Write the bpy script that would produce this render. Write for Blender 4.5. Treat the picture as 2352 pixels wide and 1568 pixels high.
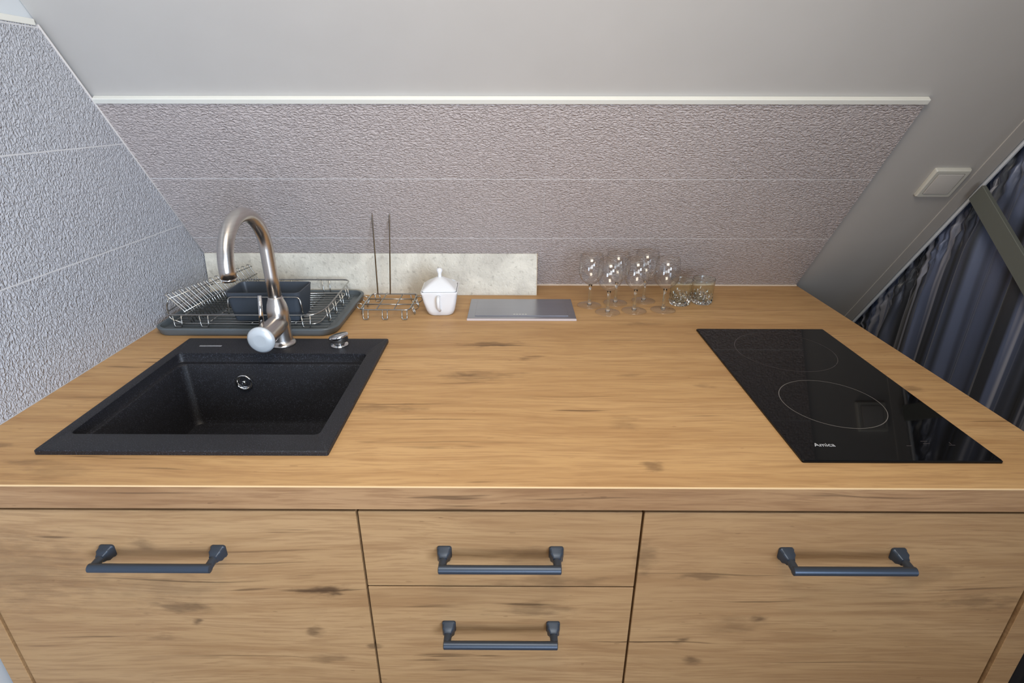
import bpy, bmesh, math, random
from mathutils import Vector, Matrix
random.seed(7)
PI = math.pi
for o in list(bpy.data.objects): bpy.data.objects.remove(o, do_unlink=True)
sc = bpy.context.scene
C = sc.collection
ZW = 0.90                      # height of the worktop above the floor

# ------------------------------------------------------------------ camera
cam_d = bpy.data.cameras.new('camera'); cam = bpy.data.objects.new('camera', cam_d); C.objects.link(cam)
sc.camera = cam
cam_d.sensor_fit = 'HORIZONTAL'; cam_d.sensor_width = 36.0
cam_d.lens = 1259.23 / 2352 * 36.0
cam_d.clip_start = 0.02
_th, _ya, _ro = math.radians(23.3501), math.radians(-0.2375), math.radians(-0.0684)
_f = Vector((math.sin(_ya)*math.cos(_th), math.cos(_ya)*math.cos(_th), -math.sin(_th)))
_r = Vector((math.cos(_ya), -math.sin(_ya), 0)); _d = _f.cross(_r)
_r2 = _r*math.cos(_ro) + _d*math.sin(_ro); _d2 = -_r*math.sin(_ro) + _d*math.cos(_ro)
M3 = Matrix((_r2, -_d2, -_f)).transposed()
cam.matrix_world = Matrix.Translation((0, -0.6049, ZW + 0.4739)) @ M3.to_4x4()

# ------------------------------------------------------------------ world, lights, exposure
w = bpy.data.worlds.new('world'); sc.world = w; w.use_nodes = True
w.node_tree.nodes['Background'].inputs[0].default_value = (0.6, 0.7, 0.9, 1)
w.node_tree.nodes['Background'].inputs[1].default_value = 0.4
vs = sc.view_settings
vs.view_transform = 'Standard'; vs.look = 'None'; vs.gamma = 1.0; vs.use_curve_mapping = False
vs.exposure = 0.17

def area(name, loc, target, sx, sy, power, col):
    l = bpy.data.lights.new(name, 'AREA'); l.shape = 'RECTANGLE'; l.size = sx; l.size_y = sy
    l.energy = power; l.color = col
    o = bpy.data.objects.new(name, l); C.objects.link(o)
    o.location = loc
    o.rotation_euler = (Vector(target) - Vector(loc)).to_track_quat('-Z', 'Y').to_euler()
    return o
# daylight coming in through the windows behind the photographer
o = area('daylight_window', (1.00, -2.3, ZW+0.50), (-0.85, 0.05, ZW+0.15), 0.8, 1.1, 14.5, (0.66, 0.80, 1.0)); o.data.spread = math.radians(75)
o = area('daylight_window_left', (0.05, -2.3, ZW+0.05), (-0.1, 0.6, ZW+0.5), 0.9, 1.0, 6.5, (0.93, 0.96, 1.0)); o.data.spread = math.radians(120)
# warm ceiling lamp of the room, over the front edge of the worktop
area('ceiling_lamp_light', (0.02, -0.42, ZW+1.12), (0.02, 0.5, ZW+.1), 0.55, 0.55, 9.4, (1.0, 0.88, 0.72))

# ------------------------------------------------------------------ materials
def srgb(r, g, b):
    f = lambda c: (c/255/12.92) if c/255 <= 0.04045 else ((c/255+0.055)/1.055)**2.4
    return (f(r), f(g), f(b), 1)
class NT:
    def __init__(s, name):
        s.m = bpy.data.materials.new(name); s.m.use_nodes = True; s.t = s.m.node_tree
        s.b = s.t.nodes['Principled BSDF']
    def n(s, typ, **k):
        x = s.t.nodes.new(typ)
        for a, v in k.items(): setattr(x, a, v)
        return x
    def l(s, a, b): s.t.links.new(a, b)
    def math(s, op, a, b=None, c=None, clamp=False):
        x = s.n('ShaderNodeMath', operation=op, use_clamp=clamp)
        for i, v in enumerate((a, b, c)):
            if v is None: continue
            if isinstance(v, (int, float)): x.inputs[i].default_value = v
            else: s.l(v, x.inputs[i])
        return x.outputs[0]
    def vmath(s, op, a, b=None):
        x = s.n('ShaderNodeVectorMath', operation=op)
        for i, v in enumerate((a, b)):
            if v is None: continue
            if isinstance(v, (tuple, list)): x.inputs[i].default_value = v
            else: s.l(v, x.inputs[i])
        return x.outputs['Value'] if op == 'LENGTH' else x.outputs[0]
    def noise(s, vec, scale, detail=3, rough=0.5, dist=0.0):
        x = s.n('ShaderNodeTexNoise'); s.l(vec, x.inputs['Vector'])
        x.inputs['Scale'].default_value = scale; x.inputs['Detail'].default_value = detail
        x.inputs['Roughness'].default_value = rough; x.inputs['Distortion'].default_value = dist
        return x.outputs['Fac']
    def ramp(s, fac, stops, interp='LINEAR'):
        x = s.n('ShaderNodeValToRGB'); x.color_ramp.interpolation = interp
        e = x.color_ramp.elements
        while len(e) < len(stops): e.new(0.5)
        for i, (p, c) in enumerate(stops):
            e[i].position = p; e[i].color = c if isinstance(c, tuple) else (c, c, c, 1)
        s.l(fac, x.inputs[0]); return x.outputs[0]
    def mix(s, fac, a, b, blend='MIX'):
        x = s.n('ShaderNodeMix', data_type='RGBA', blend_type=blend)
        for i, v in ((0, fac), (6, a), (7, b)):
            if isinstance(v, (int, float)): x.inputs[i].default_value = v
            elif isinstance(v, tuple): x.inputs[i].default_value = v
            else: s.l(v, x.inputs[i])
        return x.outputs[2]
    def bump(s, h, strength, dist, normal=None):
        x = s.n('ShaderNodeBump'); x.inputs['Strength'].default_value = strength; x.inputs['Distance'].default_value = dist
        s.l(h, x.inputs['Height'])
        if normal: s.l(normal, x.inputs['Normal'])
        s.l(x.outputs[0], s.b.inputs['Normal']); return x.outputs[0]
    def pos(s): return s.n('ShaderNodeNewGeometry').outputs['Position']
    def obj(s): return s.n('ShaderNodeTexCoord').outputs['Object']
    def set(s, **k):
        for a, v in k.items(): s.b.inputs[a.replace('_', ' ')].default_value = v
        return s

def plain(name, col, rough=0.5, metal=0.0, bumpy=None, **k):
    n = NT(name); n.set(Base_Color=col, Roughness=rough, Metallic=metal, **k)
    v = n.obj()
    f = n.noise(v, 9.0, 2)
    c2 = tuple(x*0.93 for x in col[:3]) + (1,)
    n.l(n.mix(f, col, c2), n.b.inputs['Base Color'])
    if bumpy:
        n.bump(n.noise(v, bumpy[0], 2), bumpy[1], bumpy[2])
    return n.m

def wood(name, knots, cracks, tint=(1, 1, 1), gs=1.0):
    n = NT(name); p = n.pos()
    warpn = n.n('ShaderNodeTexNoise'); n.l(n.vmath('MULTIPLY', p, (2.5, 7, 7)), warpn.inputs['Vector']); warpn.inputs['Scale'].default_value = 1; warpn.inputs['Detail'].default_value = 2
    wv = n.vmath('SUBTRACT', warpn.outputs['Color'], (.5, .5, .5))
    p2 = n.vmath('ADD', p, n.vmath('MULTIPLY', wv, (0.0, .035, .035)))
    big = n.noise(n.vmath('MULTIPLY', p2, (1.3, 9, 9)), 1.0, 3, .55)
    mid = n.noise(n.vmath('MULTIPLY', p2, (3.0, 48, 48)), 1.0, 5, .6, .3)
    fine = n.noise(n.vmath('MULTIPLY', p2, (11, 260, 260)), 1.0, 3, .6)
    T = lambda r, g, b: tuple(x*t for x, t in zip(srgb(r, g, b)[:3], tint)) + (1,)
    col = n.ramp(big, [(.28, T(196, 158, 116)), (.5, T(208, 171, 127)), (.72, T(218, 182, 139))])
    col = n.mix(n.ramp(mid, [(.34, min(.42*gs, .8)), (.54, 0.0)]), col, T(172, 132, 92))
    col = n.mix(n.ramp(fine, [(.38, min(.30*gs, .8)), (.54, 0.0)]), col, T(160, 122, 88))
    # dark hairline cracks running with the grain
    ck = n.noise(n.vmath('MULTIPLY', p2, (4.5, 75, 75)), 1.0, 2, .5)
    msk = n.noise(n.vmath('MULTIPLY', p, (4.0, 9, 9)), 1.0, 1)
    ckm = n.math('MULTIPLY', n.ramp(ck, [(.665, 0.0), (.72, .65)]), n.ramp(msk, [(.48, 0.0), (.60, 1.0)]))
    col = n.mix(ckm, col, T(96, 70, 48))
    # little flecks
    fl = n.noise(n.vmath('MULTIPLY', p, (40, 150, 150)), 1.0, 1)
    col = n.mix(n.ramp(fl, [(.76, 0.0), (.80, .30)]), col, T(110, 80, 54))
    jn = n.n('ShaderNodeTexNoise'); n.l(n.vmath('MULTIPLY', p, (30, 90, 90)), jn.inputs['Vector']); jn.inputs['Scale'].default_value = 1; jn.inputs['Detail'].default_value = 4
    jit = n.vmath('MULTIPLY', n.vmath('SUBTRACT', jn.outputs['Color'], (.5, .5, .5)), (2.0, 2.0, 2.0))
    for (c, s, st) in knots:
        q = n.vmath('DIVIDE', n.vmath('SUBTRACT', p, c), tuple(v*1.55 for v in s))
        d = n.vmath('LENGTH', n.vmath('ADD', q, jit))
        col = n.mix(n.math('MULTIPLY', n.ramp(d, [(.15, 1.0), (1.0, 0.0)], 'EASE'), st), col, T(98, 74, 54))
    for (c, s, st) in cracks:
        q = n.vmath('DIVIDE', n.vmath('SUBTRACT', p2, c), s)
        d = n.vmath('LENGTH', n.vmath('ADD', q, n.vmath('MULTIPLY', jit, (.2, .5, .5))))
        col = n.mix(n.math('MULTIPLY', n.ramp(d, [(.4, 1.0), (1.0, 0.0)]), st), col, T(92, 68, 46))
    n.l(col, n.b.inputs['Base Color'])
    n.set(Roughness=.52)
    n.b.inputs['Specular IOR Level'].default_value = .35
    n.bump(fine, .12, .001)
    return n.m

W_ = lambda x, y, z=0: (x, y, ZW+z)
KT = [(W_(-.045, .478), (.05, .012, .05), .6), (W_(-.07, .325), (.07, .02, .05), .35), (W_(-.23, .205), (.07, .013, .05), .4),
      (W_(-.095, .33), (.02, .006, .05), .6), (W_(.20, .045), (.016, .010, .05), .55), (W_(.18, .155), (.02, .02, .05), .25),
      (W_(-.70, .05), (.03, .006, .05), .4), (W_(-.65, .03), (.05, .02, .05), .22), (W_(.30, .60), (.05, .012, .05), .35),
      (W_(.72, .28), (.03, .008, .05), .5), (W_(.22, .33), (.02, .008, .05), .3), (W_(-.775, .09), (.02, .006, .05), .5),
      (W_(.02, .405), (.012, .005, .05), .6), (W_(.35, .29), (.02, .007, .05), .35)]
CT = [(W_(-.71, .405), (.07, .0022, .05), .6), (W_(-.04, .470), (.11, .003, .05), .7), (W_(-.19, .22), (.11, .0025, .05), .5), (W_(-.10, .10), (.16, .002, .05), .35),
      (W_(.26, .50), (.10, .002, .05), .4), (W_(.68, .20), (.09, .003, .05), .4), (W_(.10, .25), (.13, .002, .05), .35), (W_(-.13, .165), (.10, .002, .05), .5),
      (W_(-.5, .035), (.05, .002, .05), .5)]
KF = [(W_(-.284, 0, -.197), (.034, .03, .010), .9), (W_(-.505, 0, -.232), (.05, .03, .010), .55), (W_(-.535, 0, -.107), (.02, .03, .010), .45),
      (W_(-.49, 0, -.262), (.008, .03, .006), .7), (W_(-.31, 0, -.282), (.012, .03, .010), .6), (W_(-.22, 0, -.315), (.010, .03, .006), .6),
      (W_(.378, 0, -.250), (.011, .03, .006), .7), (W_(.265, 0, -.298), (.013, .03, .007), .7), (W_(.29, 0, -.345), (.014, .03, .008), .6),
      (W_(.275, 0, -.165), (.03, .03, .006), .5), (W_(.19, 0, -.130), (.014, .03, .03), .4), (W_(.06, 0, -.175), (.07, .03, .010), .35),
      (W_(.03, 0, -.235), (.05, .03, .014), .4), (W_(-.52, 0, -.19), (.06, .03, .03), .25), (W_(.70, 0, -.215), (.05, .03, .014), .4),
      (W_(-.72, 0, -.16), (.10, .03, .06), .28), (W_(.02, 0, -.127), (.05, .03, .02), .3), (W_(-.30, 0, -.345), (.04, .03, .008), .4),
      (W_(.34, 0, -.265), (.04, .03, .02), .25), (W_(-.56, 0, -.30), (.03, .03, .006), .3), (W_(.60, 0, -.16), (.05, .03, .02), .25)]
CF = [(W_(-.50, 0, -.172), (.16, .03, .0022), .6), (W_(-.285, 0, -.193), (.08, .03, .0022), .7), (W_(.30, 0, -.163), (.13, .03, .002), .5),
      (W_(.22, 0, -.305), (.12, .03, .0018), .75), (W_(.02, 0, -.223), (.06, .03, .0026), .7), (W_(-.04, 0, -.335), (.03, .03, .002), .6),
      (W_(.37, 0, -.215), (.07, .03, .002), .6), (W_(-.45, 0, -.345), (.16, .03, .0018), .5), (W_(-.66, 0, -.30), (.06, .03, .0018), .5),
      (W_(.52, 0, -.345), (.15, .03, .0018), .5), (W_(.68, 0, -.19), (.09, .03, .003), .45), (W_(-.42, 0, -.14), (.14, .03, .002), .5), (W_(-.36, 0, -.12), (.12, .03, .002), .35)]
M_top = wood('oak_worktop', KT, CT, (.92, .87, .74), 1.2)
M_front = wood('oak_front', KF, CF, (.66, .62, .56), 1.25)  # same oak, tint darkened to hold back the window light on the fronts
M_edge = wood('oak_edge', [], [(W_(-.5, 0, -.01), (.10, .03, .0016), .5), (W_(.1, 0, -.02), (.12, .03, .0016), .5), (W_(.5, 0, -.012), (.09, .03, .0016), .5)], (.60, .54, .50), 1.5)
M_lip = plain('oak_lip', srgb(236, 200, 150), .5)

def tile_mat(name, base, dark, row_off=0.0, axis='xy', bump=.9, first=.195, length=.60, xoff=0.0, gro=(.60, .60, .61), stretch=(1, 1, 1)):
    n = NT(name); p = n.obj()
    sep = n.n('ShaderNodeSeparateXYZ'); n.l(p, sep.inputs[0])
    a, b = (sep.outputs[0], sep.outputs[1]) if axis == 'xy' else (sep.outputs[1], sep.outputs[2])
    def line(s, period, off, wd):
        m = n.math('MODULO', n.math('ADD', s, off + 50*period), period)
        d = n.math('ABSOLUTE', n.math('SUBTRACT', m, period/2))
        return n.math('GREATER_THAN', wd, d)
    gr = n.math('MAXIMUM', line(b, first, first/2, .0013), n.math('MULTIPLY', line(a, length, xoff, .0007), .5))
    w1 = n.noise(n.vmath('MULTIPLY', p, stretch), 150.0, 1.0, .5, .4)
    ridge = n.math('ABSOLUTE', n.math('SUBTRACT', w1, .5))
    h = n.ramp(ridge, [(0.0, 1.0), (.11, 0.25), (.3, 0.0)])
    h2 = n.noise(n.vmath('MULTIPLY', p, stretch), 210.0, 1, .5, .3)
    hh = n.math('ADD', n.math('MULTIPLY', h, .55), n.math('MULTIPLY', h2, 1.1))
    hh = n.math('MULTIPLY', hh, n.math('SUBTRACT', 1.0, gr))
    col = n.mix(n.noise(p, 3.5, 2), base, dark)
    col = n.mix(gr, col, gro + (1,))
    n.l(col, n.b.inputs['Base Color']); n.set(Roughness=.40)
    n.b.inputs['Specular IOR Level'].default_value = .45
    n.bump(hh, bump, .0036)
    return n.m
M_tile_b = tile_mat('embossed_tile_back', srgb(195, 186, 184), srgb(183, 174, 173), axis='xy', xoff=.23, gro=(.66, .64, .64), stretch=(.62, 1.15, 1))
M_tile_l = tile_mat('embossed_tile_left', srgb(188, 189, 194), srgb(176, 179, 186), axis='yz', first=.1985, xoff=.05, stretch=(1, 1.1, .75))  # same tile as the back, its cool daylight cast put into the colour
n = NT('marbled_tile'); p = n.obj()
c = n.mix(n.ramp(n.noise(p, 14, 4, .6, .6), [(.35, 0.0), (.65, 1.0)]), srgb(224, 220, 206), srgb(196, 192, 180))
c = n.mix(n.ramp(n.noise(p, 85, 3), [(.58, 0.0), (.68, .5)]), c, srgb(160, 156, 144))
n.l(c, n.b.inputs['Base Color']); n.set(Roughness=.45); n.bump(n.noise(p, 110, 2, .5, 1), .7, .002)
M_marble = n.m
M_edge_tile = plain('tile_edge', srgb(214, 192, 158), .6)
M_paint = plain('grey_paint', srgb(190, 187, 183), .55, bumpy=(5.0, .15, .01))
M_wallpaint = plain('wall_paint', srgb(205, 210, 214), .7)
M_white = plain('white_plastic', srgb(228, 228, 220), .35)
M_silicone = plain('silicone', srgb(222, 205, 185), .5)
M_floor = wood('floor_boards', [], [], (.45, .40, .36))
M_graph = plain('graphite_metal', srgb(70, 80, 94), .38, .55, bumpy=(60, .05, .001))
M_chrome = plain('chrome', (.78, .78, .78, 1), .12, 1.0)
M_wire = plain('chrome_wire', (.46, .46, .44, 1), .24, 1.0)
n = NT('brushed_steel'); p = n.obj()
n.set(Metallic=1.0, Roughness=.28); n.l(n.mix(n.noise(n.vmath('MULTIPLY', p, (3, 3, 500)), 1, 2), srgb(214, 210, 206), srgb(188, 182, 178)), n.b.inputs['Base Color'])
M_steel = n.m
n = NT('brushed_aluminium'); p = n.obj()
n.set(Metallic=.85, Roughness=.28); n.l(n.mix(n.noise(n.vmath('MULTIPLY', p, (4, 700, 4)), 1, 2), srgb(176, 178, 188), srgb(150, 153, 164)), n.b.inputs['Base Color'])
M_alu = n.m
n = NT('black_granite'); p = n.obj()
c = n.mix(n.ramp(n.noise(p, 620, 2), [(.56, 0.0), (.70, 1.0)]), srgb(24, 24, 28), srgb(70, 72, 82))
n.l(c, n.b.inputs['Base Color']); n.set(Roughness=.5); n.bump(n.noise(p, 900, 2), .25, .0006)
M_granite = n.m
M_hob = plain('black_glass', (.0045, .0045, .005, 1), .035); M_hob.node_tree.nodes['Principled BSDF'].inputs['IOR'].default_value = 1.34
M_print = plain('printed_grey', srgb(120, 116, 112), .4)
M_print_dim = plain('printed_dark_grey', srgb(80, 74, 74), .4)
M_logo = plain('printed_white', srgb(205, 207, 210), .4)
M_tray = plain('grey_tray_plastic', srgb(92, 100, 104), .38)
M_cup = plain('blue_grey_plastic', srgb(70, 77, 86), .42)
M_porcelain = plain('porcelain', srgb(240, 242, 244), .18)
M_black = plain('dark_void', srgb(24, 22, 20), .9)
n = NT('clear_glass')          # thin blown glass: see-through with fresnel reflections
tb = n.n('ShaderNodeBsdfTransparent'); tb.inputs[0].default_value = (.975, .98, .978, 1)
gb = n.n('ShaderNodeBsdfGlossy'); gb.inputs['Roughness'].default_value = .02
fr = n.n('ShaderNodeLayerWeight'); fr.inputs['Blend'].default_value = .5
ms = n.n('ShaderNodeMixShader'); n.l(n.math('MULTIPLY_ADD', n.math('POWER', fr.outputs['Facing'], 3.5), .75, .12, clamp=True), ms.inputs[0]); n.l(tb.outputs[0], ms.inputs[1]); n.l(gb.outputs[0], ms.inputs[2])
n.l(ms.outputs[0], n.t.nodes['Material Output'].inputs['Surface'])
M_glass = n.m
n = NT('cut_glass'); n.set(Base_Color=(.93, .98, .96, 1), Roughness=.0, IOR=1.5)
n.b.inputs['Transmission Weight'].default_value = 1.0
M_cut = n.m
n = NT('satin_curtain'); p = n.obj()
sp = n.n('ShaderNodeSeparateXYZ'); n.l(p, sp.inputs[0])
c = n.mix(n.ramp(n.noise(n.vmath('MULTIPLY', p, (1, 26, .5)), 1.0, 2), [(.44, 0.0), (.56, 1.0)]), srgb(50, 52, 58), srgb(92, 101, 126))
c = n.mix(n.ramp(n.noise(n.vmath('MULTIPLY', p, (1, 60, .5)), 1.0, 1), [(.62, 0.0), (.68, 1.0)]), c, srgb(150, 152, 164))  # palest streaks paint the satin highlights into the cloth colour
n.l(c, n.b.inputs['Base Color']); n.set(Roughness=.36, Metallic=.25)
n.b.inputs['Sheen Weight'].default_value = .3
n.bump(n.noise(n.vmath('MULTIPLY', p, (300, 300, 60)), 1.0, 2), .1, .001)
M_curtain = n.m
M_band = plain('grey_green_band', srgb(104, 108, 102), .6, bumpy=(200, .2, .001))

# ------------------------------------------------------------------ mesh helpers
def V(*a): return Vector(a)
def add_box(bm, x0, x1, y0, y1, z0, z1, bev=0.0, seg=2):
    t = bmesh.new()
    bmesh.ops.create_cube(t, size=1)
    for v in t.verts:
        v.co = V(x0 + (v.co.x+.5)*(x1-x0), y0 + (v.co.y+.5)*(y1-y0), z0 + (v.co.z+.5)*(z1-z0))
    if bev > 0: bmesh.ops.bevel(t, geom=list(t.edges), offset=bev, segments=seg, affect='EDGES', profile=.5)
    merge(bm, t)
def merge(bm, t, mat=None):
    if mat is not None: bmesh.ops.transform(t, matrix=mat, verts=t.verts)
    mp = {v: bm.verts.new(v.co) for v in t.verts}
    for f in t.faces:
        try: nf = bm.faces.new([mp[v] for v in f.verts]); nf.smooth = f.smooth
        except ValueError: pass
    t.free()
def fillet(pts, r, n=5, closed=False):
    pts = [Vector(p) for p in pts]; out = []; N = len(pts)
    for i, p in enumerate(pts):
        if not closed and i in (0, N-1): out.append(p); continue
        a = pts[i-1]; b = pts[(i+1) % N]
        da, db = a-p, b-p
        rr = min(r, da.length*.49, db.length*.49)
        A, B = p + da.normalized()*rr, p + db.normalized()*rr
        for k in range(n+1):
            t = k/n; out.append(A*(1-t)**2 + p*2*t*(1-t) + B*t*t)
    return out
def add_tube(bm, pts, r, seg=8, closed=False, cap=True):
    pts = [Vector(p) for p in pts]; N = len(pts)
    rs = r if isinstance(r, (list, tuple)) else [r]*N
    up = None; rings = []
    for i, p in enumerate(pts):
        if closed: t = (pts[(i+1) % N] - pts[i-1])
        else: t = pts[min(i+1, N-1)] - pts[max(i-1, 0)]
        t.normalize()
        if up is None:
            up = V(0, 0, 1) if abs(t.z) < .9 else V(0, 1, 0)
        s = t.cross(up)
        if s.length < 1e-6: s = t.cross(V(1, 0, 0))
        s.normalize(); up = s.cross(t).normalized()
        rings.append([bm.verts.new(p + (s*math.cos(2*PI*k/seg) + up*math.sin(2*PI*k/seg))*rs[i]) for k in range(seg)])
    for i in range(N if closed else N-1):
        A, B = rings[i], rings[(i+1) % N]
        for k in range(seg):
            f = bm.faces.new((A[k], A[(k+1) % seg], B[(k+1) % seg], B[k])); f.smooth = True
    if cap and not closed:
        bm.faces.new(rings[0]); bm.faces.new(rings[-1][::-1])
def add_loft(bm, loops, cap0=True, cap1=True, smooth=False):
    rings = [[bm.verts.new(p) for p in L] for L in loops]
    n = len(rings[0])
    for A, B in zip(rings, rings[1:]):
        for k in range(n):
            f = bm.faces.new((A[k], A[(k+1) % n], B[(k+1) % n], B[k])); f.smooth = smooth
    if cap0: bm.faces.new(rings[0][::-1])
    if cap1: bm.faces.new(rings[-1])
def rrect(x0, x1, y0, y1, z, r, n=6):
    out = []
    for cx, cy, a0 in ((x1-r, y1-r, 0), (x0+r, y1-r, 90), (x0+r, y0+r, 180), (x1-r, y0+r, 270)):
        for k in range(n+1):
            a = math.radians(a0 + 90*k/n); out.append(V(cx + r*math.cos(a), cy + r*math.sin(a), z))
    return out
def add_lathe(bm, prof, seg=40, closed=False, mat=None):
    t = bmesh.new(); rings = []
    for (r, z) in prof:
        if r < 1e-6: rings.append([t.verts.new((0, 0, z))])
        else: rings.append([t.verts.new((r*math.cos(2*PI*k/seg), r*math.sin(2*PI*k/seg), z)) for k in range(seg)])
    for A, B in zip(rings, rings[1:]):
        for k in range(seg):
            a = A if len(A) == 1 else (A[k], A[(k+1) % seg]); b = B if len(B) == 1 else (B[(k+1) % seg], B[k])
            q = list(dict.fromkeys(list(a) + list(b)))
            if len(q) >= 3:
                f = t.faces.new(q); f.smooth = True
    merge(bm, t, mat)
def obj(name, bm, mat, parent=None, loc=None, smooth=None, recalc=True):
    me = bpy.data.meshes.new(name)
    if recalc: bmesh.ops.recalc_face_normals(bm, faces=bm.faces)
    bm.to_mesh(me); bm.free(); me.materials.append(mat)
    o = bpy.data.objects.new(name, me); C.objects.link(o)
    if smooth is not None:
        for f in me.polygons: f.use_smooth = True
        try:
            me.set_sharp_from_angle(angle=math.radians(smooth))
        except Exception: pass
    if parent: o.parent = parent
    if loc: o.location = loc
    return o
def tag(o, label, cat, group=None):
    o['label'] = label; o['category'] = cat
    if group: o['group'] = group
    return o
def thing(name, label, cat, x, y, z=0.0, rz=0, group=None):
    o = bpy.data.objects.new(name, None); C.objects.link(o)
    o.empty_display_size = .03; o.location = (x, y, ZW+z); o.rotation_euler = (0, 0, rz)
    return tag(o, label, cat, group)
def struct(name, bm, mat, **k):
    o = obj(name, bm, mat, **k); o['kind'] = 'structure'; return o
def copy_thing(o, x, y, label, rz=0.0):
    c = o.copy(); C.objects.link(c); c.location = (x, y, o.location.z); c.rotation_euler = (0, 0, rz); c['label'] = label
    for ch in list(o.children):
        d = ch.copy(); C.objects.link(d); d.parent = c
    return c
NB = bmesh.new

# ------------------------------------------------------------------ the room
D, K = 0.9016, 0.7014
NK = math.sqrt(1 + K*K)
XL, XR, XE = -0.827, 0.8045, 1.072
def frame_slope(o):            # local x = right, y = up the slope, z = out of the slope into the room
    o.location = (0, D, ZW); o.rotation_euler = (math.atan2(1, -K), 0, 0)
ROOM_TOP = 1.32
# sloped ceiling: painted plaster slab, 8 mm behind the tile face; local y runs up the slope
bm = NB(); add_box(bm, XL-.008, XE-.004, -.90*NK, ROOM_TOP*NK, -.108, -.009)
o = struct('ceiling', bm, M_paint); frame_slope(o)
bm = NB(); add_box(bm, XL-.3, 1.4, -3.0, D-K*ROOM_TOP+.05, ZW+ROOM_TOP, ZW+ROOM_TOP+.08)
struct('ceiling', bm, M_wallpaint)
# tiled field on the slope
bm = NB(); add_box(bm, XL, XR, .0005, .4757*NK, -.0088, 0)
o = struct('wall_back', bm, M_tile_b); frame_slope(o)
bm = NB(); add_box(bm, XL+.001, XR+.003, .4757*NK, .4757*NK+.011, -.0088, .0025, .0012)
o = struct('trim_1', bm, M_white); frame_slope(o)
# left wall, with its tiles up to 0.6 m over the worktop
bm = NB(); add_box(bm, XL-.11, XL-.009, -3.0, 1.62, 0, ZW+ROOM_TOP)
struct('wall_left', bm, M_wallpaint)
bm = NB()
zb, zt = -.02, .5981
P = [(-1.2, zb), (D-K*zb-.001, zb), (D-K*zt-.001, zt), (-1.2, zt)]
va = [bm.verts.new((XL-.0088, y, z)) for y, z in P]; vb = [bm.verts.new((XL, y, z)) for y, z in P]
bm.faces.new(va[::-1]); bm.faces.new(vb)
for i in range(4): bm.faces.new((va[i], va[(i+1) % 4], vb[(i+1) % 4], vb[i]))
struct('wall_left', bm, M_tile_l, loc=(0, 0, ZW))
bm = NB(); add_box(bm, XL-.0088, XL+.002, -1.2, D-K*zt-.008, ZW+zt, ZW+zt+.010, .001)
struct('trim_2', bm, M_white)
# thin grout fillet where the left wall meets the slope
bm = NB(); add_tube(bm, [(XL+.001, D-.0015, ZW+.004), (XL+.001, D-K*.60-.0015, ZW+.60)], .0022, 6)
struct('trim_3', bm, plain('corner_grout', srgb(196, 192, 190), .6))
# silicone along the back of the worktop
bm = NB(); add_box(bm, .0, XR, D-.007, D-.0015, ZW+.0002, ZW+.004, .001)
struct('trim_4', bm, M_silicone)
# corner bead along the free edge of the slope
bm = NB()
add_box(bm, XE-.001, XE+.006, -.90*NK, ROOM_TOP*NK, -.108, -.003, .002)
o = struct('trim_5', bm, plain('corner_bead', srgb(222, 228, 236), .3)); frame_slope(o)  # the light caught by the bead is put into its pale colour
bm = NB(); add_box(bm, XE-.040, XE-.0045, -.80*NK, ROOM_TOP*NK, -.0100, -.0070, .0014, 3)
o = struct('trim_6', bm, M_paint); frame_slope(o)
bm = NB(); add_box(bm, XL-.3, 1.5, -3.0, 1.7, -.05, 0)
struct('floor', bm, M_floor)
bm = NB(); add_box(bm, XL-.1, 1.4, -3.1, -3.0, 0, ZW+ROOM_TOP)
struct('wall_front', bm, M_wallpaint)
bm = NB(); add_box(bm, 1.30, 1.40, -3.0, 1.7, 0, ZW+ROOM_TOP)
struct('wall_right', bm, M_wallpaint)

# ------------------------------------------------------------------ worktop with sink cut-out
SX0, SX1, SY0, SY1 = -.7056, -.2725, .0667, .489
BX0, BX1, BY0, BY1 = -.686, -.300, .1125, .411
WT = .0385
bm = NB()
xs = [XL+.001, BX0-.006, BX1+.006, .8075]; ys = [-.0015, BY0-.006, BY1+.006, D-.002]
def grid(z):
    return [[bm.verts.new((x, y, z)) for y in ys] for x in xs]
T, B = grid(0), grid(-WT)
for i in range(3):
    for j in range(3):
        if i == 1 and j == 1: continue
        bm.faces.new((T[i][j], T[i+1][j], T[i+1][j+1], T[i][j+1])); bm.faces.new((B[i][j], B[i][j+1], B[i+1][j+1], B[i+1][j]))
for i in range(3):
    bm.faces.new((T[i][0], B[i][0], B[i+1][0], T[i+1][0])); bm.faces.new((T[i][3], T[i+1][3], B[i+1][3], B[i][3]))
    bm.faces.new((T[0][i], T[0][i+1], B[0][i+1], B[0][i])); bm.faces.new((T[3][i], B[3][i], B[3][i+1], T[3][i+1]))
for a, b in (((1, 1), (2, 1)), ((2, 1), (2, 2)), ((2, 2), (1, 2)), ((1, 2), (1, 1))):
    bm.faces.new((T[a[0]][a[1]], T[b[0]][b[1]], B[b[0]][b[1]], B[a[0]][a[1]]))
wt = thing('worktop', 'long oak-pattern laminate worktop running under the sink and the cooktop', 'worktop', 0, 0)
obj('top_board', bm, M_top, wt)
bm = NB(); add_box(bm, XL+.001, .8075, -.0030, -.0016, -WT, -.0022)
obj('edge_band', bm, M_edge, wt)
bm = NB(); add_box(bm, XL+.001, .8075, -.0030, -.0016, -.0021, .0001)
obj('edge_lip', bm, M_lip, wt)

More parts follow.
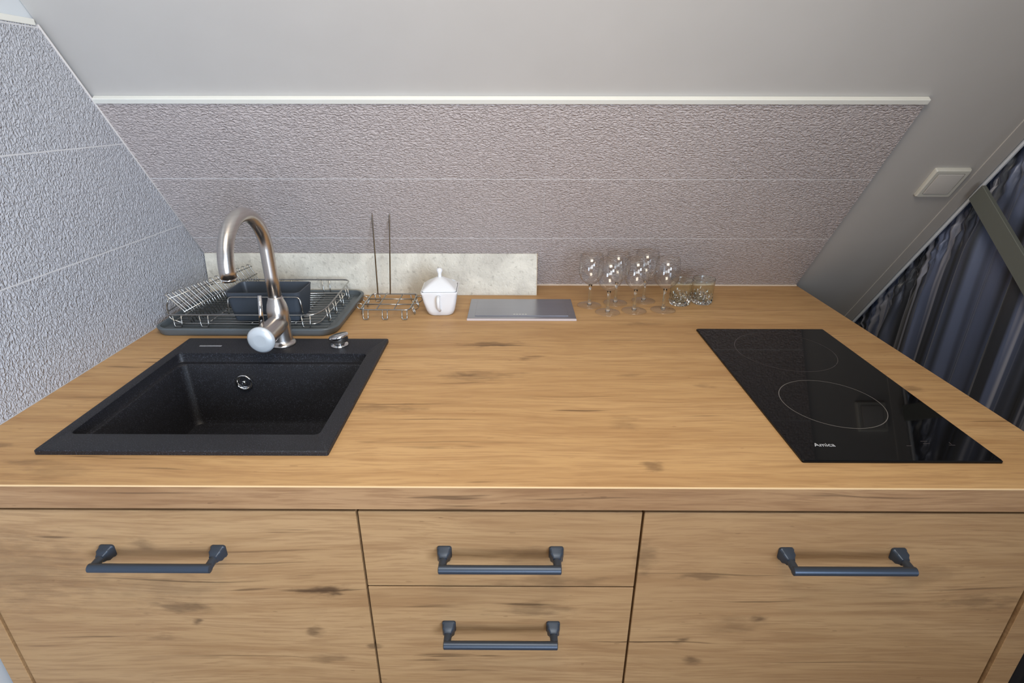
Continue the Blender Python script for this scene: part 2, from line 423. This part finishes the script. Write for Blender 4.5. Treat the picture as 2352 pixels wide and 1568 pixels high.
# ------------------------------------------------------------------ handles and base cabinets
def handle_mesh():
    bm = NB()
    for s in (-1, 1):
        x = s*.0805
        # flared square foot on the front
        L = []
        for (y, h) in ((0, .0105), (-.003, .0105), (-.0045, .0095), (-.011, .0090), (-.0145, .0066), (-.018, .0056)):
            L.append([V(p.x + x, y, p.y) for p in rrect(-h, h, -h, h, 0, h*.35, 4)])
        add_loft(bm, L)
        pts = fillet([(x, -.012, 0), (x, -.0335, 0), (x*.90, -.0345, 0)], .003, 4)
        add_tube(bm, pts, .0058, 12)
    add_tube(bm, [(-.0855, -.034, 0), (-.0845, -.034, 0), (.0845, -.034, 0), (.0855, -.034, 0)], [.0046, .0062, .0062, .0046], 16)
    return bm
FY = 0.0015                    # front face of doors and drawers
def front_panel(x0, x1, z0, z1):
    bm = NB(); add_box(bm, x0, x1, 0, .018, z0, z1, .0008, 1); return bm
def cabinet(name, label, x0, x1, fronts, kind):
    t = thing(name, label, 'cabinet', (x0+x1)/2, FY, -.885)
    h = .885; xa, xb = -(x1-x0)/2, (x1-x0)/2
    bm = NB()
    zb, zt, yb = .10, h-WT-.003, .57
    add_box(bm, xa+.001, xa+.017, .020, yb, zb, zt); add_box(bm, xb-.017, xb-.001, .020, yb, zb, zt)
    add_box(bm, xa+.017, xb-.017, .020, yb, zb, zb+.016); add_box(bm, xa+.017, xb-.017, yb-.008, yb, zb+.016, zt)
    add_box(bm, xa+.001, xb-.001, .06, .075, -.015, zb)
    obj('carcass', bm, M_black, t)
    for (z0, z1, hz) in fronts:
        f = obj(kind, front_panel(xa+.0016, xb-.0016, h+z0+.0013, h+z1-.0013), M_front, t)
        hn = obj('handle', handle_mesh(), M_graph, f); hn.location = (0, 0, h+hz); hn['label'] = 'dark blue-grey metal bar handle'
        for pl in hn.data.polygons: pl.use_smooth = True
        hn.data.set_sharp_from_angle(angle=math.radians(35))
    return t
XA, XB, XM0, XM1 = -.7925, .7625, -.2188, .1809
TOPG = -WT-.0065
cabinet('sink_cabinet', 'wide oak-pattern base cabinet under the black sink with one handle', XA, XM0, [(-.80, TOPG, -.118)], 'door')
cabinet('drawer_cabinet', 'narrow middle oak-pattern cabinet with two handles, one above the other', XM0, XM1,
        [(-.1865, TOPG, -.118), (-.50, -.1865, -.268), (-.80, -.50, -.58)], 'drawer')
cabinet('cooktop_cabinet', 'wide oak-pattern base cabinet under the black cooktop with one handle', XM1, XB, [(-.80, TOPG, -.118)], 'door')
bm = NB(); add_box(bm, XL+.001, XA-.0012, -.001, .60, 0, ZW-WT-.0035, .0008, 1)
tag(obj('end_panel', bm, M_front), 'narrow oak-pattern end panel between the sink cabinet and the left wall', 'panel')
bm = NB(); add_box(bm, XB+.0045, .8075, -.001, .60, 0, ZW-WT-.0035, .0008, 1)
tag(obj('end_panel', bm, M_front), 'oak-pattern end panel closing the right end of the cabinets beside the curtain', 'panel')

# ------------------------------------------------------------------ sink
sk = thing('kitchen_sink', 'square black granite composite sink set into the worktop', 'sink', (SX0+SX1)/2, (SY0+SY1)/2)
cx, cy = (SX0+SX1)/2, (SY0+SY1)/2
R = lambda a, b, c_, d, z, r: [p - V(cx, cy, 0) for p in rrect(a, b, c_, d, z, r, 6)]
bm = NB()
def ins(i, z, r, bk=0): return R(BX0+i, BX1-i, BY0+i, BY1-i-bk, z, r)
add_loft(bm, [R(SX0, SX1, SY0, SY1, .0003, .003), R(SX0, SX1, SY0, SY1, .0065, .003), R(SX0+.0015, SX1-.0015, SY0+.0015, SY1-.0015, .008, .003),
              ins(-.002, .008, .008), ins(0, .0068, .009), ins(.0005, -.010, .010), ins(.0012, -.0115, .010), ins(.006, -.0125, .012, .004), ins(.0075, -.015, .014, .004),
              ins(.012, -.138, .016, .004), ins(.016, -.147, .018, .004), ins(.026, -.151, .022, .004), ins(.10, -.152, .04, .0), 
              ins(.10, -.160, .04), ins(.010, -.156, .03), ins(-.0012, -.012, .008), ins(-.0012, .0003, .008)], cap0=False, cap1=False, smooth=False)
# close the basin floor
o = obj('basin', bm, M_granite, sk, smooth=38)
bm = NB(); add_loft(bm, [R(BX0+.1, BX1-.1, BY0+.1, BY1-.1, -.160, .04), R(BX0+.1, BX1-.1, BY0+.1, BY1-.1, -.152, .04)])
obj('basin_floor', bm, M_granite, sk)
bm = NB(); rot = Matrix.Translation((-.554-cx, BY1-.0185-cy, -.050)) @ Matrix.Rotation(PI/2, 4, 'X')
add_lathe(bm, [(.0115, -.004), (.0165, -.002), (.0175, .001), (.0155, .003), (.0135, .0015), (.0125, -.002)], 28, mat=rot)
add_lathe(bm, [(0, .003), (.004, .0025), (.0045, .0), (.0045, -.004)], 16, mat=rot)
for k in range(3): add_box(bm, 0, 0, 0, 0, 0, 0) if False else None
obj('overflow_ring', bm, M_chrome, sk)['label'] = 'round chrome overflow ring'
bm = NB(); add_box(bm, -.660-cx, -.613-cx, .4425-cy, .4475-cy, .0078, .0092, .0006)
obj('badge', bm, M_chrome, sk)['label'] = 'small silver maker badge'

# pop-up waste knob
kb = thing('waste_knob', 'small round chrome waste control knob on the back rim of the sink', 'knob', -.368, .452, .008)
bm = NB(); add_lathe(bm, [(0, 0), (.018, 0), (.019, .002), (.017, .004), (.014, .005), (.013, .008), (0, .008)], 32); obj('base_ring', bm, M_chrome, kb)
bm = NB()
t = bmesh.new(); prof = [(0, .008), (.015, .008), (.0185, .011), (.0205, .018), (.0205, .022), (.0185, .024), (0, .024)]
add_lathe(t, prof, 32)
for v in t.verts:
    if v.co.z > .015: v.co.z += v.co.x*.22 - v.co.y*.1
merge(bm, t); obj('cap', bm, M_chrome, kb)

# ------------------------------------------------------------------ tap
tp = thing('kitchen_tap', 'tall gooseneck tap in brushed steel at the back of the sink', 'tap', -.489, .458, .008)
bm = NB(); add_lathe(bm, [(0, 0), (.026, 0), (.0265, .003), (.024, .006), (.0215, .007), (.0205, .012), (.0205, .058), (.0215, .064), (.0215, .078), (.019, .090), (.0145, .102), (.0138, .106), (0, .106)], 36)
obj('tap_body', bm, M_steel, tp)
bm = NB(); RR = .080; zc = .205; pts = [(0, 0, .095), (0, 0, .15)]
pts += [(0, -RR + RR*math.cos(a), zc + RR*math.sin(a)) for a in [PI*k/28 for k in range(29)]]
pts += [(0, -2*RR, zc-.012)]
add_tube(bm, pts, .0132, 24); obj('spout', bm, M_steel, tp)
bm = NB(); add_tube(bm, [(0, -2*RR, zc-.012), (0, -2*RR, zc-.018)], .0115, 20); obj('spout_tip', bm, M_chrome, tp)
a_, b_ = V(0, .012, .050), V(0, -.088, .048)
bm = NB(); add_tube(bm, [a_, a_.lerp(b_, .45), a_.lerp(b_, .96), b_], [.0195, .0205, .0225, .0225], 32); obj('mixer_barrel', bm, M_steel, tp)
bm = NB(); dn = (b_-a_).normalized(); add_tube(bm, [b_+dn*.0003, b_+dn*.004, b_+dn*.008, b_+dn*.0095], [.0265, .0265, .022, .012], 40)
obj('lever_cap', bm, plain('satin_cap', srgb(214, 222, 228), .35, .35), tp)['label'] = 'pale round end cap facing the room'
bm = NB(); l0 = b_ - dn*.010 + V(0, 0, .020)
add_tube(bm, [l0, l0 + V(.001, .004, .03), l0 + V(.002, .010, .062)], [.0050, .0040, .0036], 12); obj('lever', bm, M_chrome, tp)

# ------------------------------------------------------------------ cooktop
HX0, HX1, HY0, HY1 = .4163, .7056, .0539, .5606
hb = thing('cooktop', 'two-ring black glass cooktop set into the right end of the worktop', 'cooktop', (HX0+HX1)/2, (HY0+HY1)/2)
hx, hy = (HX0+HX1)/2, (HY0+HY1)/2
bm = NB(); add_loft(bm, [[p-V(hx, hy, 0) for p in rrect(HX0+i, HX1-i, HY0+i, HY1-i, z, .003, 4)] for i, z in ((0, .0002), (0, .003), (.0012, .0042))])
obj('glass_plate', bm, M_hob, hb)
def ring(cx_, cy_, r, mat, a0=0, a1=360, w=.0006, name='zone_ring'):
    bm = NB(); n = 96; A = []; B = []
    full = a1-a0 >= 360
    for k in range(n if full else n+1):
        a = math.radians(a0 + (a1-a0)*k/n)
        A.append(bm.verts.new((cx_-hx+(r-w)*math.cos(a), cy_-hy+(r-w)*math.sin(a), .00436)))
        B.append(bm.verts.new((cx_-hx+(r+w)*math.cos(a), cy_-hy+(r+w)*math.sin(a), .00436)))
    for k in range(n):
        j = (k+1) % len(A); bm.faces.new((A[k], A[j], B[j], B[k]))
    return obj(name, bm, mat, hb, recalc=False)
ring(.563, .438, .0975, M_print_dim, -42, 316)['label'] = 'faint thin outline of the rear cooking zone'
ring(.546, .222, .0825, M_print)['label'] = 'thin pale outline of the front cooking zone'
def text_mesh(body, size, mat, name, parent, loc, rz=0, sx=1):
    cu = bpy.data.curves.new(name, 'FONT'); cu.body = body; cu.size = size; cu.extrude = .00012
    tmp = bpy.data.objects.new(name, cu); C.objects.link(tmp)
    dg = bpy.context.evaluated_depsgraph_get(); dg.update()
    me = bpy.data.meshes.new_from_object(tmp.evaluated_get(dg))
    bpy.data.objects.remove(tmp, do_unlink=True)
    me.materials.clear(); me.materials.append(mat)
    o = bpy.data.objects.new(name, me); C.objects.link(o); o.parent = parent; o.location = loc; o.rotation_euler = (0, 0, rz); o.scale = (sx, 1, 1)
    return o
text_mesh('Amica', .0125, M_logo, 'printed_logo', hb, (.4515-hx, .0895-hy, .00440))
for (x, y, w_, h_) in ((.594, .092, .008, .0010), (.624, .098, .010, .0008), (.624, .104, .010, .0008), (.660, .094, .009, .0008), (.6605, .099, .001, .005)):
    bm = NB(); add_box(bm, x-hx-w_/2, x-hx+w_/2, y-hy-h_/2, y-hy+h_/2, .00425, .00445)
    obj('touch_mark', bm, M_print_dim, hb)['label'] = 'faint grey touch control mark'

# ------------------------------------------------------------------ leaning tile strip
tl = thing('tile_strip', 'long pale marbled tile strip leaning on the wall behind the dish rack', 'tile', -.382, .8075)
bm = NB(); hh = .1125; add_box(bm, -.442, .4420, 0, .008, 0, hh, .0006, 1)
o = obj('tile_face', bm, M_marble, tl); lean = math.atan2(.0125, .11); o.rotation_euler = (-lean, 0, 0)
bm = NB(); add_box(bm, .4421, .4432, 0, .008, 0, hh, .0003, 1)
o = obj('cut_edge', bm, M_edge_tile, tl); o.rotation_euler = (-lean, 0, 0)

# ------------------------------------------------------------------ dish drainer: tray, wire rack, cup
tr = thing('drip_tray', 'flat dark grey plastic drip tray under the wire dish rack', 'tray', -.602, .655)
TX, TY = -.602, .655
bm = NB()
def rr(x0, x1, y0, y1, z, r): return [p-V(TX, TY, 0) for p in rrect(x0, x1, y0, y1, z, r, 8)]
tx0, tx1, ty0, ty1 = -.806, -.395, .514, .798
add_loft(bm, [rr(tx0+.008, tx1-.008, ty0+.006, ty1-.006, .0005, .03), rr(tx0+.004, tx1-.004, ty0+.003, ty1-.003, .004, .034), rr(tx0, tx1, ty0, ty1, .016, .036),
              rr(tx0+.001, tx1-.001, ty0+.001, ty1-.001, .018, .035), rr(tx0+.007, tx1-.007, ty0+.007, ty1-.007, .018, .030), rr(tx0+.010, tx1-.010, ty0+.010, ty1-.010, .007, .027)], smooth=False)
for k in range(14):
    y = ty0+.024 + k*(ty1-ty0-.048)/13
    add_box(bm, tx0+.03-TX, tx1-.03-TX, y-.0025-TY, y+.0025-TY, .0068, .0092, .0008, 1)
obj('tray_dish', bm, M_tray, tr, smooth=40)
rk = thing('dish_rack', 'chrome wire dish rack standing in the dark grey tray', 'dish rack', -.602, .655, .0095)
q = lambda x, y, z: (x-TX, y-TY, z-.0095)
rx0, rx1, ry0, ry1 = -.790, -.432, .545, .785
bm = NB()
add_tube(bm, fillet([q(rx0, ry0, .040), q(rx1-.015, ry0, .040), q(rx1, ry0+.04, .043), q(rx1, ry1, .050), q(rx0+.06, ry1, .050), q(rx0, ry1-.03, .046)], .022, 5, True), .0019, 8, True)
obj('top_rail', bm, M_wire, rk)
bm = NB()
add_tube(bm, fillet([q(rx0+.01, ry0+.008, .016), q(rx1-.012, ry0+.008, .016), q(rx1-.012, ry1-.008, .016), q(rx0+.01, ry1-.008, .016)], .02, 5, True), .0018, 8, True)
for k in range(13):
    y = ry0+.020 + k*(ry1-ry0-.036)/12
    add_tube(bm, [q(rx0+.012, y, .0165), q(rx1-.013, y, .0165)], .0013, 6)
for x in (-.70, -.60, -.50): add_tube(bm, [q(x, ry0+.008, .0142), q(x, ry1-.008, .0142)], .0016, 6)
obj('floor_grid', bm, M_wire, rk)
for x in [-.76, -.70, -.47]:
    bm = NB(); add_tube(bm, fillet([q(x-.008, ry0, .040), q(x-.006, ry0-.002, .012), q(x+.010, ry0-.002, .012), q(x+.012, ry0, .040)], .004, 3), .0014, 6); obj('side_loop', bm, M_wire, rk)
for y in [.585, .635, .69, .74]:
    bm = NB(); add_tube(bm, fillet([q(rx1, y-.008, .043), q(rx1+.003, y-.006, .012), q(rx1+.003, y+.008, .012), q(rx1, y+.010, .045)], .004, 3), .0014, 6); obj('side_loop', bm, M_wire, rk)
for x in [-.70, -.60, -.50]:
    bm = NB(); add_tube(bm, fillet([q(x-.008, ry1, .050), q(x-.006, ry1+.002, .012), q(x+.010, ry1+.002, .012), q(x+.012, ry1, .050)], .004, 3), .0014, 6); obj('side_loop', bm, M_wire, rk)
bm = NB()
def ln(a, b, t): return tuple(a[i]*(1-t)+b[i]*t for i in range(3))
T0, T1 = (-.776, .545, .088), (-.690, .787, .092)
B0, B1 = (-.742, .548, .046), (-.676, .785, .066)
F0, F1 = (-.735, .553, .018), (-.655, .775, .018)
NL = 15
for k in range(NL):
    t = (k+.2)/NL; dt = .42/NL
    Aa, Ab = ln(T0, T1, t), ln(T0, T1, t+dt); Ba, Bb = ln(B0, B1, t), ln(B0, B1, t+dt); Fa, Fb = ln(F0, F1, t), ln(F0, F1, t+dt)
    add_tube(bm, fillet([q(*Fa), q(*Ba), q(*Aa), q(*Ab), q(*Bb), q(*Fb)], .004, 3), .0012, 6)
add_tube(bm, [q(*B0), q(*B1)], .0016, 6)
add_tube(bm, [q(*ln(T0, B0, .25)), q(*ln(T1, B1, .25))], .0014, 6)
add_tube(bm, fillet([q(-.745, .548, .018), q(-.776, .547, .030), q(-.776, .545, .06), q(*ln(T0, B0, .25))], .008, 3), .0014, 6)
obj('plate_prongs', bm, M_wire, rk)
bm = NB()
lx0, lx1 = -.641, -.4795
add_tube(bm, fillet([q(lx0, .548, .040), q(lx0+.001, .555, .079), q(lx1, .555, .079), q(lx1+.006, .548, .040)], .010, 5), .0017, 8)
obj('cup_holder_loop', bm, M_wire, rk)
cp = thing('utensil_cup', 'rectangular blue-grey plastic utensil cup standing in the dish rack', 'utensil holder', -.566, .603, .019)
q2 = lambda a, b, c_, d, z, r: [p-V(-.566, .603, .019) for p in rrect(a, b, c_, d, z, r, 6)]
bm = NB(); ca, cb = -.650, -.482
add_loft(bm, [q2(ca+.012, cb-.010, .566, .638, .019, .008), q2(ca+.010, cb-.008, .564, .640, .022, .010), q2(ca, cb, .560, .648, .084, .012), q2(ca-.001, cb+.001, .559, .649, .087, .013),
              q2(ca+.002, cb-.002, .562, .646, .087, .011), q2(ca+.012, cb-.010, .566, .638, .024, .009)], smooth=False)
obj('cup_body', bm, M_cup, cp, smooth=40)
bm = NB(); add_box(bm, .002, .0045, -.036, .040, .006, .055)
obj('divider', bm, M_cup, cp)

# ------------------------------------------------------------------ wire stand with two uprights
ws = thing('wire_stand', 'low chrome wire stand with two tall upright wires beside the sugar bowl', 'wire stand', -.312, .688)
q = lambda x, y, z: (x+.312, y-.688, z)
bm = NB()
wx0, wx1, wy0, wy1 = -.368, -.250, .625, .745
for z in (.024,):
    add_tube(bm, fillet([q(wx0, wy0, z), q(wx1, wy0, z), q(wx1, wy1, z), q(wx0, wy1, z)], .012, 4, True), .0019, 8, True)
    for x in (-.33, -.288): add_tube(bm, [q(x, wy0, z), q(x, wy1, z)], .0015, 6)
    for y in (.665, .705): add_tube(bm, [q(wx0, y, z), q(wx1, y, z)], .0015, 6)
obj('base_grid', bm, M_wire, ws)
for (x, y, dx, dy) in ((-.355, wy0, 0, -1), (-.309, wy0, 0, -1), (-.262, wy0, 0, -1), (-.355, wy1, 0, 1), (-.262, wy1, 0, 1), (wx0, .66, -1, 0), (wx1, .66, 1, 0), (wx1, .715, 1, 0), (wx0, .715, -1, 0)):
    bm = NB(); s = .006
    ax, ay = (s, 0) if dx == 0 else (0, s)
    add_tube(bm, fillet([q(x-ax, y-ay, .024), q(x-ax+dx*.006, y-ay+dy*.006, .0021), q(x+ax+dx*.006, y+ay+dy*.006, .0021), q(x+ax, y+ay, .024)], .004, 3), .0014, 6)
    if dx: add_tube(bm, fillet([q(x, y, .024), q(x+dx*.014, y, .030), q(x+dx*.018, y, .018), q(x+dx*.008, y, .012)], .006, 4), .0013, 6)
    obj('foot', bm, M_wire, ws)
bm = NB()
p0, p1 = (-.352, .742), (-.320, .742)
add_tube(bm, fillet([q(p0[0], p0[1], .024), q(-.346, .742, .262), q(-.340, .742, .272), q(-.306, .742, .272), q(-.302, .742, .262), q(p1[0], p1[1], .024)], .010, 4), .0018, 8)
obj('upright_wire', bm, M_wire, ws)

# ------------------------------------------------------------------ sugar bowl
sb = thing('sugar_bowl', 'white square porcelain sugar bowl with lid between wire stand and grey plate', 'sugar bowl', -.181, .680, 0, math.radians(2))
bm = NB()
S4 = lambda h, z, r: [V(p.x, p.y, z) for p in rrect(-h, h, -h, h, 0, r, 6)]
add_loft(bm, [S4(.028, .0003, .016), S4(.031, .003, .017), S4(.035, .014, .015), S4(.0395, .036, .010), S4(.0425, .056, .007), S4(.0440, .060, .006), S4(.0440, .0635, .006), S4(.0415, .0635, .005), S4(.0395, .055, .006), S4(.030, .008, .012)])
obj('bowl_body', bm, M_porcelain, sb, smooth=50)
bm = NB()
add_loft(bm, [S4(.0405, .0636, .006), S4(.0410, .066, .006), S4(.036, .0705, .007), S4(.027, .078, .010), S4(.016, .085, .012), S4(.0075, .090, .0065)])
for v in bm.verts:                       # spoon notch in the right rear corner of the lid
    if v.co.x > .026 and v.co.y > .010 and v.co.y < .034 and v.co.z < .071: v.co.x -= .006
lid = obj('lid', bm, M_porcelain, sb, smooth=50)
bm = NB(); add_lathe(bm, [(0, .088), (.0055, .088), (.0042, .094), (.0045, .099), (.0070, .104), (.0072, .108), (.0050, .1115), (0, .1125)], 24); obj('lid_knob', bm, M_porcelain, lid)
bm = NB()
hp = fillet([(-.001, -.040, .054), (-.001, -.058, .052), (-.001, -.057, .030), (-.001, -.035, .016)], .012, 6)
add_tube(bm, hp, .0042, 12); obj('bowl_handle', bm, M_porcelain, sb)
bm = NB(); add_box(bm, .0335, .0405, .014, .026, .0640, .0666, .0004, 1); obj('spoon_gap_shade', bm, plain('painted_gap_shade', srgb(70, 72, 74), .6), lid)  # solid dark block colours in the shade of the spoon gap

# ------------------------------------------------------------------ flat metal plate
pt = thing('socket_lid', 'flat brushed grey metal pop-up socket lid lying between sugar bowl and glasses', 'socket', .018, .692)
bm = NB(); add_box(bm, -.131, .131, -.072, .072, .0002, .005, .0012); obj('lid_frame', bm, M_alu, pt)
bm = NB(); add_box(bm, -.113, .113, -.056, .054, .0051, .0066, .0006); obj('lid_panel', bm, M_alu, pt)
bm = NB(); add_box(bm, -.131, .131, -.0755, -.0722, .0002, .0052, .0004); obj('front_edge', bm, plain('pale_edge', srgb(206, 196, 196), .4), pt)
bm = NB()
for k in range(5): add_box(bm, -.020+k*.007, -.0155+k*.007, -.049, -.0465, .00655, .0069)
obj('printed_mark', bm, M_white, pt)

# ------------------------------------------------------------------ glasses
def wine_profile():
    th = .0011
    out = [(0, 0.0003), (.030, .0003), (.0312, .0012), (.029, .0022), (.016, .0040), (.0060, .0070), (.0036, .012), (.0032, .030), (.0033, .048), (.0050, .056),
           (.0150, .0620), (.0250, .0720), (.0305, .0850), (.0318, .0960), (.0305, .1120), (.0275, .1340)]
    inn = [(.0275-.0009, .1342), (.0305-th, .1120), (.0318-th, .0960), (.0305-th, .0850), (.0250-th, .0728), (.0140, .0640), (.0040, .0600), (0, .0595)]
    return out, inn
o_, i_ = wine_profile()
wg = thing('wine_glass', '', 'wine glass', 0, 0, group='wine glasses on the worktop')
bm = NB(); add_lathe(bm, [(0, o_[9][1])] + o_[9:] + [i_[0]], 40)
bowl = obj('bowl', bm, M_glass, wg); 
bm = NB(); add_lathe(bm, [(0, .0041), (.0060, .0041), (.0038, .012), (.0032, .030), (.0033, .048), (.0048, .0558), (0, .0558)], 24)
obj('stem', bm, M_cut, wg)
bm = NB(); add_lathe(bm, [(.0300, .0003), (.0312, .0010), (.029, .0019), (.0160, .0030), (.0060, .0040)], 40); obj('foot', bm, M_glass, wg)
spots = [(.232, .676, 'wine glass in the front row nearest the grey plate'), (.193, .728, 'leftmost wine glass, close behind the corner of the grey plate'),
         (.263, .748, 'middle-left wine glass of the back row, partly behind the front one'), (.300, .688, 'middle wine glass of the front row of three'),
         (.340, .765, 'wine glass at the right of the back row by the wall'), (.374, .694, 'front-row wine glass standing against the small tumblers')]
for i, (x, y, lb) in enumerate(spots):
    if i == 0: wg.location = (x, y, ZW); wg['label'] = lb
    else: copy_thing(wg, x, y, lb)
tm = thing('tumbler', 'short cut-glass tumbler standing next to the front-row wine glass', 'tumbler', .428, .742, group='cut glass tumblers on the worktop')
bm = NB()
def facet(r, z, amp, n=12, seg=48):
    return [V((r+amp*(1 if k % 4 in (0,) else (-1 if k % 4 == 2 else 0)))*math.cos(2*PI*k/seg), (r+amp*(1 if k % 4 in (0,) else (-1 if k % 4 == 2 else 0)))*math.sin(2*PI*k/seg), z) for k in range(seg)]
add_loft(bm, [facet(.022, .0003, 0), facet(.0240, .003, .0012), facet(.0262, .009, -.0016), facet(.0258, .016, .0018), facet(.0265, .023, -.0014), facet(.0268, .030, 0), facet(.0275, .062, 0), facet(.0280, .066, 0),
              facet(.0266, .066, 0), facet(.0255, .030, 0), facet(.0235, .014, 0), facet(.018, .010, 0)])
obj('glass_body', bm, M_cut, tm)
copy_thing(tm, .488, .752, 'short cut-glass tumbler at the far right end of the glasses', .1)

# ------------------------------------------------------------------ light switch on the slope
lsw = bpy.data.objects.new('light_switch', None); C.objects.link(lsw)
frame_slope(lsw)
tag(lsw, 'square pale light switch on the sloped ceiling beside the curtain', 'switch')
nx = .974; ny = (.340+.278)/2*NK; 
lsw.location = Vector((nx, D-K*.309, ZW+.309)) + Vector((0, -1, -K))/NK*-.009
bm = NB(); add_loft(bm, [[V(p.x, p.y, z) for p in rrect(-h, h, -h, h, 0, .003, 4)] for h, z in ((.040, .0002), (.040, .006), (.0375, .0095), (.0305, .0095), (.0300, .0075))])
M_switch = plain('switch_plastic', srgb(212, 211, 202), .35)
obj('switch_frame', bm, M_switch, lsw, smooth=30)
bm = NB(); add_loft(bm, [[V(p.x, p.y, z) for p in rrect(-h, h, -h, h, 0, .002, 4)] for h, z in ((.0290, .0070), (.0290, .0100), (.0275, .0112))])
obj('rocker', bm, M_paint, lsw, smooth=30)

# ------------------------------------------------------------------ curtain
cr = thing('curtain', 'dark blue-grey satin curtain hanging from the slanted edge right of the worktop', 'curtain', 1.095, .75, -.9)
bm = NB()
y0, y1, NYc, NZ = .02, 1.50, 520, 46
def fold(y, d):
    ph = y*2*PI
    a = .5 + .5*math.sin(ph/.095 + 1.2*math.sin(ph/.31))
    b = math.sin(ph/.037 + 2.0*math.sin(ph/.22))
    c = math.sin(ph/.17 + 1)
    g = min(1, max(0, d-.06)/.16)
    f = .034*(a**1.5)*(.25+.75*g) + .004*b*(1-.3*g) + .010*c*(.2+.8*g)
    hz = max(0, 1-abs(d-.07)/.10)
    return max(-.006, f - .004 + hz*(.007*math.sin(ph/.016 + 9*d) + .006*math.sin(ph/.026+60*d) + .004*math.sin(d*190+ph/.05)))
cols = []
for i in range(NYc+1):
    y = y0 + (y1-y0)*i/NYc
    zt_ = min((D-y)/K + .065, ROOM_TOP-.01)
    col = []
    for j in range(NZ+1):
        s = j/NZ; d = (s**1.6)*(zt_+.885)
        yy = y + (.010*math.sin(y*2*PI/.083)*min(1, d/.3))
        col.append(bm.verts.new((.009 - fold(y, d), yy-.75, (zt_-d)+.9)))
    cols.append(col)
for i in range(NYc):
    for j in range(NZ):
        f = bm.faces.new((cols[i][j], cols[i+1][j], cols[i+1][j+1], cols[i][j+1])); f.smooth = True
obj('curtain_fabric', bm, M_curtain, cr, recalc=False)
# flat band crossing the curtain
bm = NB()
A = V(1.044, .667, .287); Bd = V(0, -.806, -.592).normalized(); Nn = V(0, -.592, .806)
L_ = .50; wd = .0215
vs_ = []
for x in (1.044, 1.054):
    for (s, t) in ((-.01, -wd), (L_, -wd), (L_, wd), (-.01, wd)):
        pnt = V(x, A.y, A.z) + Bd*s + Nn*t; vs_.append(bm.verts.new(pnt + V(0, 0, ZW)))
for f in ((0, 1, 2, 3), (7, 6, 5, 4), (0, 4, 5, 1), (1, 5, 6, 2), (2, 6, 7, 3), (3, 7, 4, 0)): bm.faces.new([vs_[i] for i in f])
bmesh.ops.bevel(bm, geom=list(bm.edges), offset=.001, segments=1, affect='EDGES')
tag(obj('brace', bm, M_band), 'flat grey-green brace running diagonally across the front of the curtain', 'brace')
